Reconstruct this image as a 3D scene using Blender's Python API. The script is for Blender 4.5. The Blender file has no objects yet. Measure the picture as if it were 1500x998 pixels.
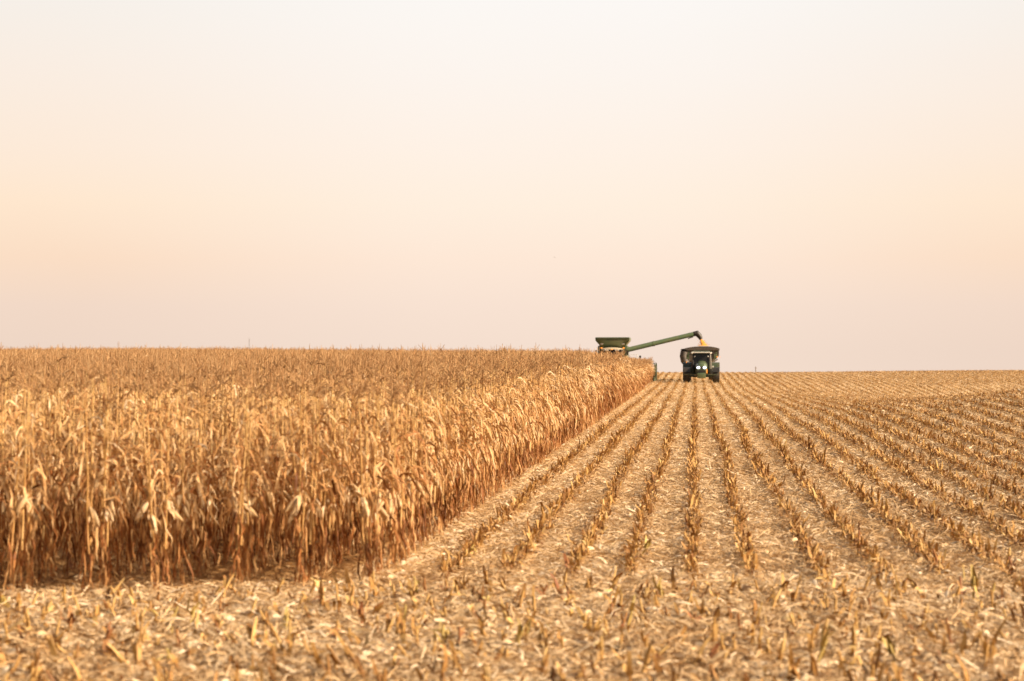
import bpy, bmesh, math, random
import numpy as np
from mathutils import Vector, Matrix

RS = np.random.RandomState(7)
random.seed(7)
R = math.radians
scene = bpy.context.scene
COL = scene.collection

# ------------------------------------------------------------------ camera geometry
FPX, IW, IH = 3000.0, 1500.0, 998.0
YAW = math.atan(268 / 3000.0)
HORIZ = 516.0
EYE = 2.8
CA, SA = math.cos(YAW), math.sin(YAW)


def x_at(px, Y):
    """world X of the photo column px at world distance Y along the rows"""
    t = (px - 750.0) / FPX
    return Y * (t * CA - SA) / (CA + t * SA)


# ------------------------------------------------------------------ value noise / terrain
_P = RS.rand(256, 256)


def vnoise(x, y):
    xi, yi = np.floor(x).astype(int), np.floor(y).astype(int)
    fx, fy = x - xi, y - yi
    fx, fy = fx * fx * (3 - 2 * fx), fy * fy * (3 - 2 * fy)
    a, b = _P[xi & 255, yi & 255], _P[(xi + 1) & 255, yi & 255]
    c, d = _P[xi & 255, (yi + 1) & 255], _P[(xi + 1) & 255, (yi + 1) & 255]
    return (a * (1 - fx) + b * fx) * (1 - fy) + (c * (1 - fx) + d * fx) * fy - 0.5


def sstep(a, b, x):
    t = np.clip((x - a) / (b - a), 0, 1)
    return t * t * (3 - 2 * t)


ROW = 0.762
X_EDGE = -3.83          # the last standing row
Y_END0 = 23.95           # where the standing rows end


def hill(x, y):
    x = np.asarray(x, float)
    y = np.asarray(y, float)
    z = 0.22 * sstep(200, 236, y)
    z = z + 0.30 * sstep(2, 40, x) * sstep(185, 240, y)
    # shallow swale out in the stubble, with a low swell in front of it
    z = z - 1.5 * np.exp(-((x - 34) / 21.0) ** 2 - ((y - 156) / 26.0) ** 2)
    z = z + 1.5 * np.exp(-((x - 19) / 10.0) ** 2 - ((y - 80) / 26.0) ** 2)
    # left part of the standing corn lies a little higher
    z = z + 0.30 * sstep(12, 60, -x) * sstep(60, 200, y)
    # behind the crest the land falls away
    d = np.clip(y - 246, 0, None)
    z = z - np.where(d < 12, d * d * .0009, .13 + (d - 12) * .0216)
    return z


def headland(x, y):
    return 1 - sstep(23.6, 26.5, y)


def ridge(x, y):
    """low ridge along each planted row"""
    p = np.abs(((x - X_EDGE) / ROW + 0.5) % 1.0 - 0.5)      # 0 on a row
    return (np.exp(-(p / 0.16) ** 2) * 0.055) * (1 - headland(x, y)) * (1 - sstep(80, 160, y) * .3)


def ground_z(x, y):
    x = np.asarray(x, float)
    y = np.asarray(y, float)
    near = 1 - sstep(120, 200, y)
    b = vnoise(x * 1.3, y * 1.3) * 0.05 + vnoise(x * 3.7 + 9, y * 3.7) * 0.045 + vnoise(x * 9 + 3, y * 9) * 0.03
    return hill(x, y) + ridge(x, y) + b * (0.25 + 0.75 * near)


# ------------------------------------------------------------------ materials
def new_mat(name):
    m = bpy.data.materials.new(name)
    m.use_nodes = True
    nt = m.node_tree
    bs = nt.nodes.get("Principled BSDF")
    return m, nt, bs


def N(nt, t, **kw):
    n = nt.nodes.new(t)
    for k, v in kw.items():
        setattr(n, k, v)
    return n


def ramp(nt, stops):
    n = nt.nodes.new("ShaderNodeValToRGB")
    e = n.color_ramp.elements
    while len(e) > 1:
        e.remove(e[-1])
    e[0].position = stops[0][0]
    e[0].color = (*stops[0][1], 1)
    for p, c in stops[1:]:
        q = e.new(p)
        q.color = (*c, 1)
    return n


def plant_mat(name, stops, rough=0.75, transl=0.0, var=0.18, nscale=(14, 14, 3)):
    """dry plant tissue: colour from the per-face 'tint' value, streaked by noise"""
    m, nt, bs = new_mat(name)
    L = nt.links.new
    at = N(nt, "ShaderNodeAttribute", attribute_name="tint")
    oi = N(nt, "ShaderNodeObjectInfo")
    tc = N(nt, "ShaderNodeTexCoord")
    mp = N(nt, "ShaderNodeMapping")
    mp.inputs["Scale"].default_value = nscale
    no = N(nt, "ShaderNodeTexNoise")
    no.inputs["Scale"].default_value = 1.0
    no.inputs["Detail"].default_value = 3
    L(tc.outputs["Object"], mp.inputs[0])
    L(mp.outputs[0], no.inputs["Vector"])
    a = N(nt, "ShaderNodeMath", operation="MULTIPLY_ADD")
    a.inputs[1].default_value = 0.55
    L(no.outputs["Fac"], a.inputs[0])
    L(at.outputs["Fac"], a.inputs[2])
    b = N(nt, "ShaderNodeMath", operation="MULTIPLY_ADD")
    b.inputs[1].default_value = var
    L(oi.outputs["Random"], b.inputs[0])
    L(a.outputs[0], b.inputs[2])
    c = N(nt, "ShaderNodeMath", operation="SUBTRACT")
    c.inputs[1].default_value = 0.275 + var * 0.5
    L(b.outputs[0], c.inputs[0])
    rp = ramp(nt, stops)
    L(c.outputs[0], rp.inputs[0])
    L(rp.outputs[0], bs.inputs["Base Color"])
    bs.inputs["Roughness"].default_value = rough
    bs.inputs["Specular IOR Level"].default_value = 0.25
    if transl > 0:
        tr = N(nt, "ShaderNodeBsdfTranslucent")
        L(rp.outputs[0], tr.inputs["Color"])
        mx = N(nt, "ShaderNodeMixShader")
        mx.inputs[0].default_value = transl
        out = [n for n in nt.nodes if n.type == "OUTPUT_MATERIAL"][0]
        L(bs.outputs[0], mx.inputs[1])
        L(tr.outputs[0], mx.inputs[2])
        L(mx.outputs[0], out.inputs["Surface"])
    return m


M = {}
M["leaf"] = plant_mat("dry corn leaf", [(0.0, (.12, .042, .011)), (.22, (.29, .108, .028)), (.47, (.52, .29, .112)), (.72, (.67, .45, .22)), (1, (.82, .66, .44))], .6, .15)
M["stalk"] = plant_mat("dry corn stalk", [(0, (.24, .10, .03)), (.5, (.50, .29, .10)), (1, (.64, .46, .21))], .55)
M["husk"] = plant_mat("dry corn husk", [(0, (.42, .24, .10)), (.5, (.63, .44, .23)), (1, (.78, .62, .41))], .6, .12)
M["tassel"] = plant_mat("dry corn tassel", [(0, (.24, .11, .04)), (.5, (.44, .25, .11)), (1, (.58, .39, .20))], .8, .1)
M["stub"] = plant_mat("cut corn stub", [(0, (.14, .06, .02)), (.27, (.30, .145, .043)), (.55, (.49, .285, .092)), (1, (.65, .47, .20))], .6, 0, .1, (30, 30, 8))
M["stub_red"] = plant_mat("reddish cut corn stub", [(0, (.12, .038, .016)), (.5, (.29, .12, .05)), (1, (.48, .27, .10))], .6, 0, .1, (30, 30, 8))
M["stub_green"] = plant_mat("greenish cut corn stub", [(0, (.16, .10, .025)), (.5, (.42, .29, .08)), (1, (.58, .45, .17))], .6, 0, .1, (30, 30, 8))
M["litter"] = plant_mat("corn residue", [(0, (.14, .065, .024)), (.22, (.31, .165, .06)), (.46, (.50, .315, .145)), (.72, (.63, .455, .255)), (1, (.82, .68, .48))], .7, .1, 0)


def ground_mat():
    m, nt, bs = new_mat("soil with chopped residue")
    L = nt.links.new
    geo = N(nt, "ShaderNodeNewGeometry")
    sep = N(nt, "ShaderNodeSeparateXYZ")
    L(geo.outputs["Position"], sep.inputs[0])
    # chopped residue: stretched noise at three sizes
    def noise(sx, sy, scale, det=4, rot=0.0):
        mp = N(nt, "ShaderNodeMapping")
        mp.inputs["Scale"].default_value = (sx, sy, 1)
        mp.inputs["Rotation"].default_value = (0, 0, rot)
        n = N(nt, "ShaderNodeTexNoise")
        n.inputs["Scale"].default_value = scale
        n.inputs["Detail"].default_value = det
        n.inputs["Roughness"].default_value = .65
        L(geo.outputs["Position"], mp.inputs[0])
        L(mp.outputs[0], n.inputs["Vector"])
        return n
    n1 = noise(1, .35, 9, 5, .5)
    n2 = noise(.35, 1, 22, 4, -.3)
    n3 = noise(1, 1, 1.1, 4)
    n4 = noise(1, 1, .11, 3)
    def madd(a, k, b):
        x = N(nt, "ShaderNodeMath", operation="MULTIPLY_ADD")
        L(a, x.inputs[0])
        x.inputs[1].default_value = k
        if hasattr(b, "node"):
            L(b, x.inputs[2])
        else:
            x.inputs[2].default_value = b
        return x.outputs[0]
    v = madd(n1.outputs["Fac"], .75, -.30)
    v = madd(n2.outputs["Fac"], .55, v)
    v = madd(n3.outputs["Fac"], .55, v)
    v = madd(n4.outputs["Fac"], .35, v)
    # rows: soil shows beside the stubble, residue lies between the rows
    s = N(nt, "ShaderNodeMath", operation="MULTIPLY_ADD")
    s.inputs[1].default_value = 2 * math.pi / ROW
    s.inputs[2].default_value = -X_EDGE * 2 * math.pi / ROW
    L(sep.outputs["X"], s.inputs[0])
    co = N(nt, "ShaderNodeMath", operation="COSINE")
    L(s.outputs[0], co.inputs[0])
    mk = N(nt, "ShaderNodeMapRange")
    mk.inputs["From Min"].default_value = 23.6
    mk.inputs["From Max"].default_value = 26.5
    mk.inputs["To Max"].default_value = -.30
    L(sep.outputs["Y"], mk.inputs["Value"])
    rw = N(nt, "ShaderNodeMath", operation="MULTIPLY")
    L(co.outputs[0], rw.inputs[0])
    L(mk.outputs[0], rw.inputs[1])
    ad = N(nt, "ShaderNodeMath", operation="ADD")
    L(v, ad.inputs[0])
    L(rw.outputs[0], ad.inputs[1])
    # bare, darker soil under the standing crop, where nothing has been chopped yet
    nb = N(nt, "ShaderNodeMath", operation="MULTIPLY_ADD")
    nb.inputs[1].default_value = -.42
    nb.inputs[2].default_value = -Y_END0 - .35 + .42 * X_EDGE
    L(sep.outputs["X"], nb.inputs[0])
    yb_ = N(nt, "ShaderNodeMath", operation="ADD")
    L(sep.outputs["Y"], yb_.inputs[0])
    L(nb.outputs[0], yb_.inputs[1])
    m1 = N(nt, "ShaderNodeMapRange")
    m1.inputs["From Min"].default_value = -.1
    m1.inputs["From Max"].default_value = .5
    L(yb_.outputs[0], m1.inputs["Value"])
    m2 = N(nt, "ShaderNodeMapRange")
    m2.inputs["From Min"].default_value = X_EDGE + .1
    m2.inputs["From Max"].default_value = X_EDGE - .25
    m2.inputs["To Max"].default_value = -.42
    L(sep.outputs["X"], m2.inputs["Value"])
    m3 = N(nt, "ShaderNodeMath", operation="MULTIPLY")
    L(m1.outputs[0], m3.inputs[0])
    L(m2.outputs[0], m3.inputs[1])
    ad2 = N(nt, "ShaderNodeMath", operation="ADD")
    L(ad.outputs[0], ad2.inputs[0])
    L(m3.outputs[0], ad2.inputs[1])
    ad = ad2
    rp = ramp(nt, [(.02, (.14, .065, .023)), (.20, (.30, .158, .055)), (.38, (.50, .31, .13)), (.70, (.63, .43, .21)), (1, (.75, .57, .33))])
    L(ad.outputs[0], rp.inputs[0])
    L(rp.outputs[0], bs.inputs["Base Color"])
    bs.inputs["Roughness"].default_value = .9
    bs.inputs["Specular IOR Level"].default_value = .1
    bp = N(nt, "ShaderNodeBump")
    bp.inputs["Strength"].default_value = .8
    bp.inputs["Distance"].default_value = .05
    L(v, bp.inputs["Height"])
    L(bp.outputs[0], bs.inputs["Normal"])
    return m


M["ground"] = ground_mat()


def paint(name, c, rough=.4, metal=0.0, dust=(.30, .20, .10), dustf=.35, spec=.5):
    m, nt, bs = new_mat(name)
    L = nt.links.new
    tc = N(nt, "ShaderNodeTexCoord")
    no = N(nt, "ShaderNodeTexNoise")
    no.inputs["Scale"].default_value = 2.2
    no.inputs["Detail"].default_value = 6
    no.inputs["Roughness"].default_value = .7
    L(tc.outputs["Object"], no.inputs["Vector"])
    mr = N(nt, "ShaderNodeMapRange")
    mr.inputs["From Min"].default_value = .38
    mr.inputs["From Max"].default_value = .75
    mr.inputs["To Max"].default_value = dustf
    L(no.outputs["Fac"], mr.inputs["Value"])
    mx = N(nt, "ShaderNodeMix", data_type="RGBA")
    L(mr.outputs[0], mx.inputs["Factor"])
    mx.inputs[6].default_value = (*c, 1)
    mx.inputs[7].default_value = (*dust, 1)
    L(mx.outputs[2], bs.inputs["Base Color"])
    bs.inputs["Roughness"].default_value = rough
    bs.inputs["Metallic"].default_value = metal
    bs.inputs["Specular IOR Level"].default_value = spec
    return m


def emit(name, c, s):
    m, nt, bs = new_mat(name)
    bs.inputs["Base Color"].default_value = (*c, 1)
    bs.inputs["Emission Color"].default_value = (*c, 1)
    bs.inputs["Emission Strength"].default_value = s
    return m


M["green"] = paint("green machine paint", (.082, .135, .066), .3, spec=.7)
M["dgreen"] = paint("dark green machine paint", (.045, .07, .038), .45)
M["yellow"] = paint("yellow wheel paint", (.62, .40, .03), .45)
M["rubber"] = paint("tyre rubber", (.04, .035, .031), .85, dustf=.25)
M["black"] = paint("black machine plastic", (.02, .02, .02), .5, dustf=.15)
M["tarp"] = paint("dark cart tarp", (.075, .066, .058), .8, dustf=.2)
M["hopper"] = paint("black cart hopper paint", (.06, .053, .047), .55, dustf=.25)
M["steel"] = paint("worn steel", (.32, .30, .27), .35, .9, dustf=.3)
M["white"] = paint("pale painted rail", (.75, .72, .66), .4, dustf=.2)
M["pale"] = paint("pale cab roof", (.62, .52, .36), .4, dustf=.25)
M["amber"] = emit("amber marker lens", (1, .33, .04), .5)
M["lamp"] = paint("work lamp lens", (.8, .78, .72), .15, dustf=.1)
M["headlight"] = emit("lit headlight lens", (.80, .87, 1), 1.6)
M["grain"] = plant_mat("shelled corn grain", [(0, (.62, .24, .03)), (.5, (.82, .38, .06)), (1, (.92, .52, .12))], .6, 0, 0, (20, 20, 20))
gm, gnt, gbs = new_mat("dark cab glass")
gbs.inputs["Base Color"].default_value = (.025, .024, .022, 1)
gbs.inputs["Roughness"].default_value = .12
M["glass"] = gm
M["bird"] = paint("bird plumage", (.10, .08, .07), .8)
M["timber"] = paint("weathered pole timber", (.20, .16, .12), .85)


# ------------------------------------------------------------------ tagging
def tag(o, label=None, cat=None, group=None, kind=None):
    if label:
        assert 4 <= len(label.split()) <= 16, label
        o["label"] = label
    if cat:
        o["category"] = cat
    if group:
        o["group"] = group
    if kind:
        o["kind"] = kind
    return o


def empty(name, loc, rz=0.0):
    o = bpy.data.objects.new(name, None)
    o.location = loc
    o.rotation_euler = (0, 0, rz)
    o.empty_display_size = .2
    COL.objects.link(o)
    return o


# ------------------------------------------------------------------ numpy quad templates
class T:
    """a quad mesh template: verts, quads, material per face, tint per face"""

    def __init__(s):
        s.V, s.F, s.Mt, s.C, s.n = [], [], [], [], 0

    def add(s, V, F, mat=0, tint=.5):
        V = np.asarray(V, float).reshape(-1, 3)
        F = np.asarray(F, int).reshape(-1, 4)
        s.V.append(V)
        s.F.append(F + s.n)
        s.Mt.append(np.full(len(F), mat, int))
        s.C.append(np.broadcast_to(np.asarray(tint, float), (len(F),)).copy())
        s.n += len(V)

    def arr(s):
        return np.vstack(s.V), np.vstack(s.F), np.concatenate(s.Mt), np.concatenate(s.C)


def strip_faces(n, w):
    i = np.arange(n - 1)[:, None] * w + np.arange(w - 1)[None, :]
    return np.stack([i, i + 1, i + w + 1, i + w], -1).reshape(-1, 4)


def tube_t(t, pts, rad, k=5, mat=0, tint=.5, cap=False):
    pts = np.asarray(pts, float)
    n = len(pts)
    rad = np.broadcast_to(np.asarray(rad, float), (n,))
    d = np.gradient(pts, axis=0)
    d /= np.linalg.norm(d, axis=1)[:, None] + 1e-9
    ref = np.where(np.abs(d[:, 2:3]) > .9, np.array([[1., 0, 0]]), np.array([[0, 0, 1.]]))
    u = np.cross(d, ref)
    u /= np.linalg.norm(u, axis=1)[:, None] + 1e-9
    w = np.cross(d, u)
    a = np.arange(k) * 2 * math.pi / k
    V = pts[:, None, :] + rad[:, None, None] * (np.cos(a)[None, :, None] * u[:, None, :] + np.sin(a)[None, :, None] * w[:, None, :])
    i = np.arange(n - 1)[:, None] * k + np.arange(k)[None, :]
    j = np.arange(n - 1)[:, None] * k + (np.arange(k)[None, :] + 1) % k
    F = np.stack([i, j, j + k, i + k], -1).reshape(-1, 4)
    tt = np.repeat(np.broadcast_to(np.asarray(tint, float), (n - 1,)), k)
    t.add(V, F, mat, tt)
    if cap and k == 4:
        b = (n - 1) * k
        t.add(V.reshape(-1, 3)[b:b + 4], [[0, 1, 2, 3]], mat, .95)
    elif cap and k == 6:
        b = (n - 1) * k
        t.add(V.reshape(-1, 3)[b:b + 6], [[0, 1, 2, 3], [0, 3, 4, 5]], mat, .95)


def leaf_t(t, rs, z0, az, Ln, W, a0, a1, bend, nseg=7, across=3, mat=0, tint=.5, r0=.008):
    """a dry drooping blade: leaves the stalk at angle a0 from vertical and folds over to hang at a1"""
    s = np.linspace(0, 1, nseg)
    th = a0 + (a1 - a0) * sstep(bend * .35, bend * 1.5, s) + rs.normal(0, .10, nseg)
    dr = np.sin(th)
    dz = np.cos(th)
    ds = Ln / (nseg - 1)
    r = r0 + np.concatenate([[0], np.cumsum((dr[:-1] + dr[1:]) * .5 * ds)])
    z = z0 + np.concatenate([[0], np.cumsum((dz[:-1] + dz[1:]) * .5 * ds)])
    z = np.maximum(z, .03 + .02 * s)
    sw = rs.normal(0, .12) * s + rs.normal(0, .04, nseg)
    e = np.array([math.cos(az), math.sin(az), 0])
    f = np.array([-math.sin(az), math.cos(az), 0])
    P = r[:, None] * e + (sw * Ln)[:, None] * f
    P[:, 2] += z
    w = W * np.clip(np.sin(math.pi * (s * .80 + .16)), 0.04, 1) * rs.uniform(.55, 1.05, nseg)
    roll = rs.normal(0, .5) + rs.normal(0, 1.5) * s + rs.normal(0, .3, nseg)
    nrm = np.cos(th)[:, None] * e - np.sin(th)[:, None] * np.array([0, 0, 1.])
    side = np.cos(roll)[:, None] * f + np.sin(roll)[:, None] * nrm
    up = -np.sin(roll)[:, None] * f + np.cos(roll)[:, None] * nrm
    if across == 3:
        c = w * rs.uniform(.25, .7)
        V = np.stack([P - side * w[:, None] * .5 + up * c[:, None] * .5, P, P + side * w[:, None] * .5 + up * c[:, None] * .5], 1)
    else:
        V = np.stack([P - side * w[:, None] * .5, P + side * w[:, None] * .5], 1)
    tt = np.clip(tint + np.repeat(rs.normal(0, .07, nseg - 1), across - 1), 0, 1)
    t.add(V, strip_faces(nseg, across), mat, tt)


LEAF, STALK, HUSK, TASSEL = 0, 1, 2, 3


def corn_specs(rs):
    H = rs.uniform(2.17, 2.40)
    nl = rs.randint(16, 21)
    az0 = rs.uniform(0, 6.28)
    leaves = []
    for i in range(nl):
        q = i / (nl - 1)
        z = .22 + (H - .42) * q ** .95
        az = az0 + math.pi * i + rs.normal(0, .5)
        Ln = (.33 + .27 * math.sin(math.pi * min(1, .12 + q * .86))) * rs.uniform(.75, 1.15)
        W = (.019 + .025 * math.sin(math.pi * min(1, .1 + q * .82))) * rs.uniform(.7, 1.2)
        if q > .80:
            a0, a1, bd = rs.uniform(.25, .8), rs.uniform(2.1, 3.1), rs.uniform(.2, .5)
        elif q > .42:      # the big leaves arch out and close the canopy over the row middles
            a0, a1, bd = rs.uniform(.6, 1.15), rs.uniform(2.6, 3.15), rs.uniform(.2, .48)
            Ln *= 1.15
            W *= .92
        else:
            a0, a1, bd = rs.uniform(.5, 1.3), rs.uniform(3.0, 3.3), rs.uniform(.03, .12)
        # the lowest leaves died first: weathered to a red brown
        tint = np.clip(.26 + .33 * sstep(.15, .88, q) + rs.normal(0, .16), .02, .98)
        leaves.append((z, az, Ln, W, a0, a1, bd, tint))
    return H, az0, leaves


def corn_parts(rs, lod):
    """four templates (stalk, foliage, ear, tassel); lod 0 = full, 1 = medium, 2 = light"""
    H, az0, leaves = corn_specs(rs)
    st, fo, ea, ta = T(), T(), T(), T()
    n = (9, 4, 3)[lod]
    zz = np.linspace(-.05, H, n)
    b = rs.normal(0, .02, 2)
    pts = np.stack([b[0] * zz ** 1.5 * .5 + (rs.normal(0, .006, n) if lod == 0 else 0), b[1] * zz ** 1.5 * .5, zz], 1)
    rad = np.linspace(.0145, .0055, n) * (1 + (.25 * (np.arange(n) % 2) if lod == 0 else 0))
    tube_t(st, pts, rad, (6, 4, 3)[lod], STALK, np.clip(np.linspace(.38, .62, n - 1) + rs.normal(0, .1, n - 1), 0, 1))
    for (z, az, Ln, W, a0, a1, bd, tint) in leaves:
        leaf_t(fo, rs, z, az, Ln, W * (1, 1.05, 1.15)[lod], a0, a1, bd, (8, 6, 4)[lod], (3, 2, 2)[lod], LEAF, tint, .006)
        for _ in range((2, 1, 0)[lod] if rs.rand() < .85 else 0):      # torn shred / sheath hanging on the stalk
            leaf_t(fo, rs, z + .05, az + rs.normal(0, .8), Ln * rs.uniform(.25, .5), W * rs.uniform(.25, .5), .9, 3.1, .1, 5, 2, LEAF, np.clip(tint + rs.normal(0, .12), 0, 1))
    # ear in its husk
    ez, eaz = H * rs.uniform(.40, .50), az0 + rs.choice([0, math.pi]) + rs.normal(0, .4)
    tilt = rs.choice([rs.uniform(.35, .8), rs.uniform(2.2, 2.8)])
    d = np.array([math.cos(eaz) * math.sin(tilt), math.sin(eaz) * math.sin(tilt), math.cos(tilt)])
    k = (7, 4, 3)[lod]
    s = np.linspace(0, 1, k)
    base = np.array([math.cos(eaz) * .015, math.sin(eaz) * .015, ez])
    prof = np.interp(s, [0, .12, .4, .75, .93, 1], [.013, .030, .037, .027, .011, .004])
    tube_t(ea, base + d * (s * .25)[:, None], prof, (7, 4, 3)[lod], HUSK, np.clip(rs.normal(.5, .12, k - 1), 0, 1))
    if lod == 0:
        for q in range(4):
            leaf_t(ea, rs, ez, eaz + rs.normal(0, .6), .25 * rs.uniform(.7, 1.1), .05, tilt + rs.normal(0, .2), tilt + rs.uniform(.3, 1.3), .7, 5, 3, HUSK, np.clip(rs.normal(.6, .15), 0, 1), .02)
    # tassel
    top = pts[-1]
    nb = (8, 6, 4)[lod]
    for q in range(nb):
        az = rs.uniform(0, 6.28)
        sp = 0 if q == 0 else rs.uniform(.2, .85)
        Lq = rs.uniform(.13, .26)
        ss = np.linspace(0, 1, (5, 3, 2)[lod])
        ang = sp + ss * rs.uniform(0, .7) * (q > 0)
        P = top + np.stack([np.cos(az) * np.sin(ang) * ss * Lq, np.sin(az) * np.sin(ang) * ss * Lq, -.04 + np.cos(ang) * ss * Lq + .05 * (q == 0)], 1)
        tube_t(ta, P, np.linspace(.0055, .003, len(ss)) * (1, 1.3, 2.0)[lod], 3, TASSEL, np.clip(rs.normal(.5, .2), 0, 1))
    return st, fo, ea, ta


def merge_t(ts):
    o = T()
    for t in ts:
        V, F, m, c = t.arr()
        o.V.append(V)
        o.F.append(F + o.n)
        o.Mt.append(m)
        o.C.append(c)
        o.n += len(V)
    return o


class Acc:
    """collects transformed template copies into one big mesh"""

    def __init__(s):
        s.V, s.F, s.Mt, s.C, s.n = [], [], [], [], 0

    def put(s, t, pos, rot, scl, lean=None, dt=None):
        """t: template; pos (k,3), rot (k,) about z, scl (k,3), lean (k,2) shear of x,y by z, dt (k,) tint shift"""
        V, F, m, c = t if isinstance(t, tuple) else t.arr()
        k = len(pos)
        if k == 0:
            return
        x = V[None, :, :] * scl[:, None, :]
        cs, sn = np.cos(rot)[:, None], np.sin(rot)[:, None]
        X = x[..., 0] * cs - x[..., 1] * sn
        Y = x[..., 0] * sn + x[..., 1] * cs
        Z = x[..., 2]
        if lean is not None:
            X = X + lean[:, 0:1] * Z
            Y = Y + lean[:, 1:2] * Z
        W = np.stack([X, Y, Z], -1) + pos[:, None, :]
        nv = V.shape[0]
        s.V.append(W.reshape(-1, 3).astype(np.float32))
        s.F.append((F[None] + (np.arange(k) * nv)[:, None, None] + s.n).reshape(-1, 4).astype(np.int32))
        s.Mt.append(np.tile(m, k).astype(np.int32))
        cc = np.broadcast_to(c[None], (k, len(c)))
        if dt is not None:
            cc = cc + dt[:, None]
        s.C.append(np.clip(cc, 0, 1).reshape(-1).astype(np.float32))
        s.n += nv * k

    def raw(s, V, F, mat, tint):
        s.V.append(V.reshape(-1, 3).astype(np.float32))
        s.F.append((F + s.n).astype(np.int32))
        s.Mt.append(np.broadcast_to(np.asarray(mat), (len(F),)).astype(np.int32))
        s.C.append(np.broadcast_to(np.asarray(tint), (len(F),)).astype(np.float32))
        s.n += len(V.reshape(-1, 3))

    def arrays(s):
        return np.concatenate(s.V), np.concatenate(s.F), np.concatenate(s.Mt), np.concatenate(s.C)


def mesh_from(name, V, F, Mt, C, mats, smooth=False):
    me = bpy.data.meshes.new(name)
    me.vertices.add(len(V))
    me.vertices.foreach_set("co", np.ascontiguousarray(V, np.float32).ravel())
    me.loops.add(F.size)
    me.loops.foreach_set("vertex_index", np.ascontiguousarray(F, np.int32).ravel())
    me.polygons.add(len(F))
    me.polygons.foreach_set("loop_start", np.arange(0, F.size, 4, dtype=np.int32))
    used = np.unique(Mt)
    if len(used) < len(mats):
        remap = np.zeros(len(mats), np.int32)
        remap[used] = np.arange(len(used))
        Mt = remap[Mt]
        mats = [mats[i] for i in used]
    me.polygons.foreach_set("material_index", np.ascontiguousarray(Mt, np.int32))
    if smooth:
        me.polygons.foreach_set("use_smooth", np.ones(len(F), bool))
    at = me.attributes.new("tint", "FLOAT", "FACE")
    at.data.foreach_set("value", np.ascontiguousarray(C, np.float32))
    for m in mats:
        me.materials.append(m)
    me.update(calc_edges=True)
    return me


def link(name, me, parent=None):
    o = bpy.data.objects.new(name, me)
    COL.objects.link(o)
    if parent is not None:
        o.parent = parent
    return o


CORN_MATS = [M["leaf"], M["stalk"], M["husk"], M["tassel"]]

# ------------------------------------------------------------------ ground
def build_ground():
    ys = [6.0]
    while ys[-1] < 330:
        ys.append(ys[-1] + max(.07, (ys[-1] - 8) * .0052))
    ys += [345, 370, 410, 470, 560, 700, 900, 1300, 2000, 3000, 4500]
    ys = np.array([-60, -20, 0, 3] + ys)
    xs = [0.0]
    while xs[-1] < 14:
        xs.append(xs[-1] + .1)
    while xs[-1] < 60:
        xs.append(xs[-1] + .25)
    xs += [62, 66, 74, 90, 120, 180, 300, 500, 900, 1600, 2600]
    xs = np.array(xs)
    xs = np.concatenate([-xs[:0:-1], xs])
    X, Y = np.meshgrid(xs, ys)
    Z = ground_z(X, Y)
    V = np.stack([X, Y, Z], -1)
    F = strip_faces(len(ys), len(xs))
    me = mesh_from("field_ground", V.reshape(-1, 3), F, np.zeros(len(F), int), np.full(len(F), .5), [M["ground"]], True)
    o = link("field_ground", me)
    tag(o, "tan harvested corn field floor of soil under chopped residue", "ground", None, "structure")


build_ground()

# ------------------------------------------------------------------ standing corn
HEAD_Y = 194.0           # the combine's header works here
HX0, HX1 = -12.35, -3.6  # its swath


def row_end(j, xr):
    # the end of the standing rows runs almost square to them
    return Y_END0 + (xr - X_EDGE) * .42 + ((j * 37) % 11 - 5) * .03


def crop_height(x, y):
    h = 1.0 + vnoise(x * .09 + 3, y * .05) * .08 + vnoise(x * .4, y * .3 + 7) * .05
    h = h - .02 + .055 * sstep(30, 90, y)
    h = h - .17 * sstep(-8.2, -5.6, x) * sstep(95, 150, y)
    return h


plants = []
for j in range(0, 150):
    xr = X_EDGE - j * ROW
    y0 = row_end(j, xr) if xr > -12.0 else row_end(j, -12.0) + 0.0
    ya = max(y0, (-xr - 14.0) / .33) if xr < -12.5 else y0
    y1 = HEAD_Y if HX0 < xr < HX1 else 262.0
    y = ya
    yy = np.arange(ya, y1, .165)
    yy = yy + RS.uniform(-.05, .05, len(yy))
    keep = RS.rand(len(yy)) > .06
    # thinner sampling far inside the stand, where only the tops show
    far = (yy > 120) & (j > 5)
    keep &= ~(far & (RS.rand(len(yy)) > .72))
    yy = yy[keep]
    xx = xr + RS.normal(0, .035, len(yy)) - (.28 if j == 0 else .12 if j == 1 else 0) * sstep(110, 185, yy)
    plants.append(np.stack([xx, yy, np.full(len(yy), j), np.arange(len(yy)), yy - y0], 1))
P = np.vstack(plants)
print("corn plants", len(P))
dist = np.hypot(P[:, 0], P[:, 1])
# how large each plant shows: near, and at the cut faces
in_frame = P[:, 0] > x_at(-60, P[:, 1])
k_end = P[:, 4] / .17
expo = np.where(P[:, 2] == 0, 1.0, np.where(P[:, 2] == 1, .42, .12)) + np.exp(-k_end / 4.0) * 1.0
score = expo / dist * in_frame
order = np.argsort(-score)
solo = order[:300]
rest = np.setdiff1d(np.arange(len(P)), solo)

PZ = ground_z(P[:, 0], P[:, 1]) - .02
PH = crop_height(P[:, 0], P[:, 1]) * (1 + RS.normal(0, 1, len(P)) * (.035 + .025 * sstep(40, 90, P[:, 1])))
PR = RS.uniform(0, 6.283, len(P))
# (a) the 300 that show largest: things with parts
protos = []
for v in range(26):
    rs = np.random.RandomState(100 + v)
    parts = corn_parts(rs, 0)
    root = empty("corn_plant", (0, 0, 0))
    for nm, t in zip(("stalk", "foliage", "ear", "tassel"), parts):
        link(nm, mesh_from(nm, *t.arr(), CORN_MATS), root)
    protos.append((root, list(root.children)))

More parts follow.
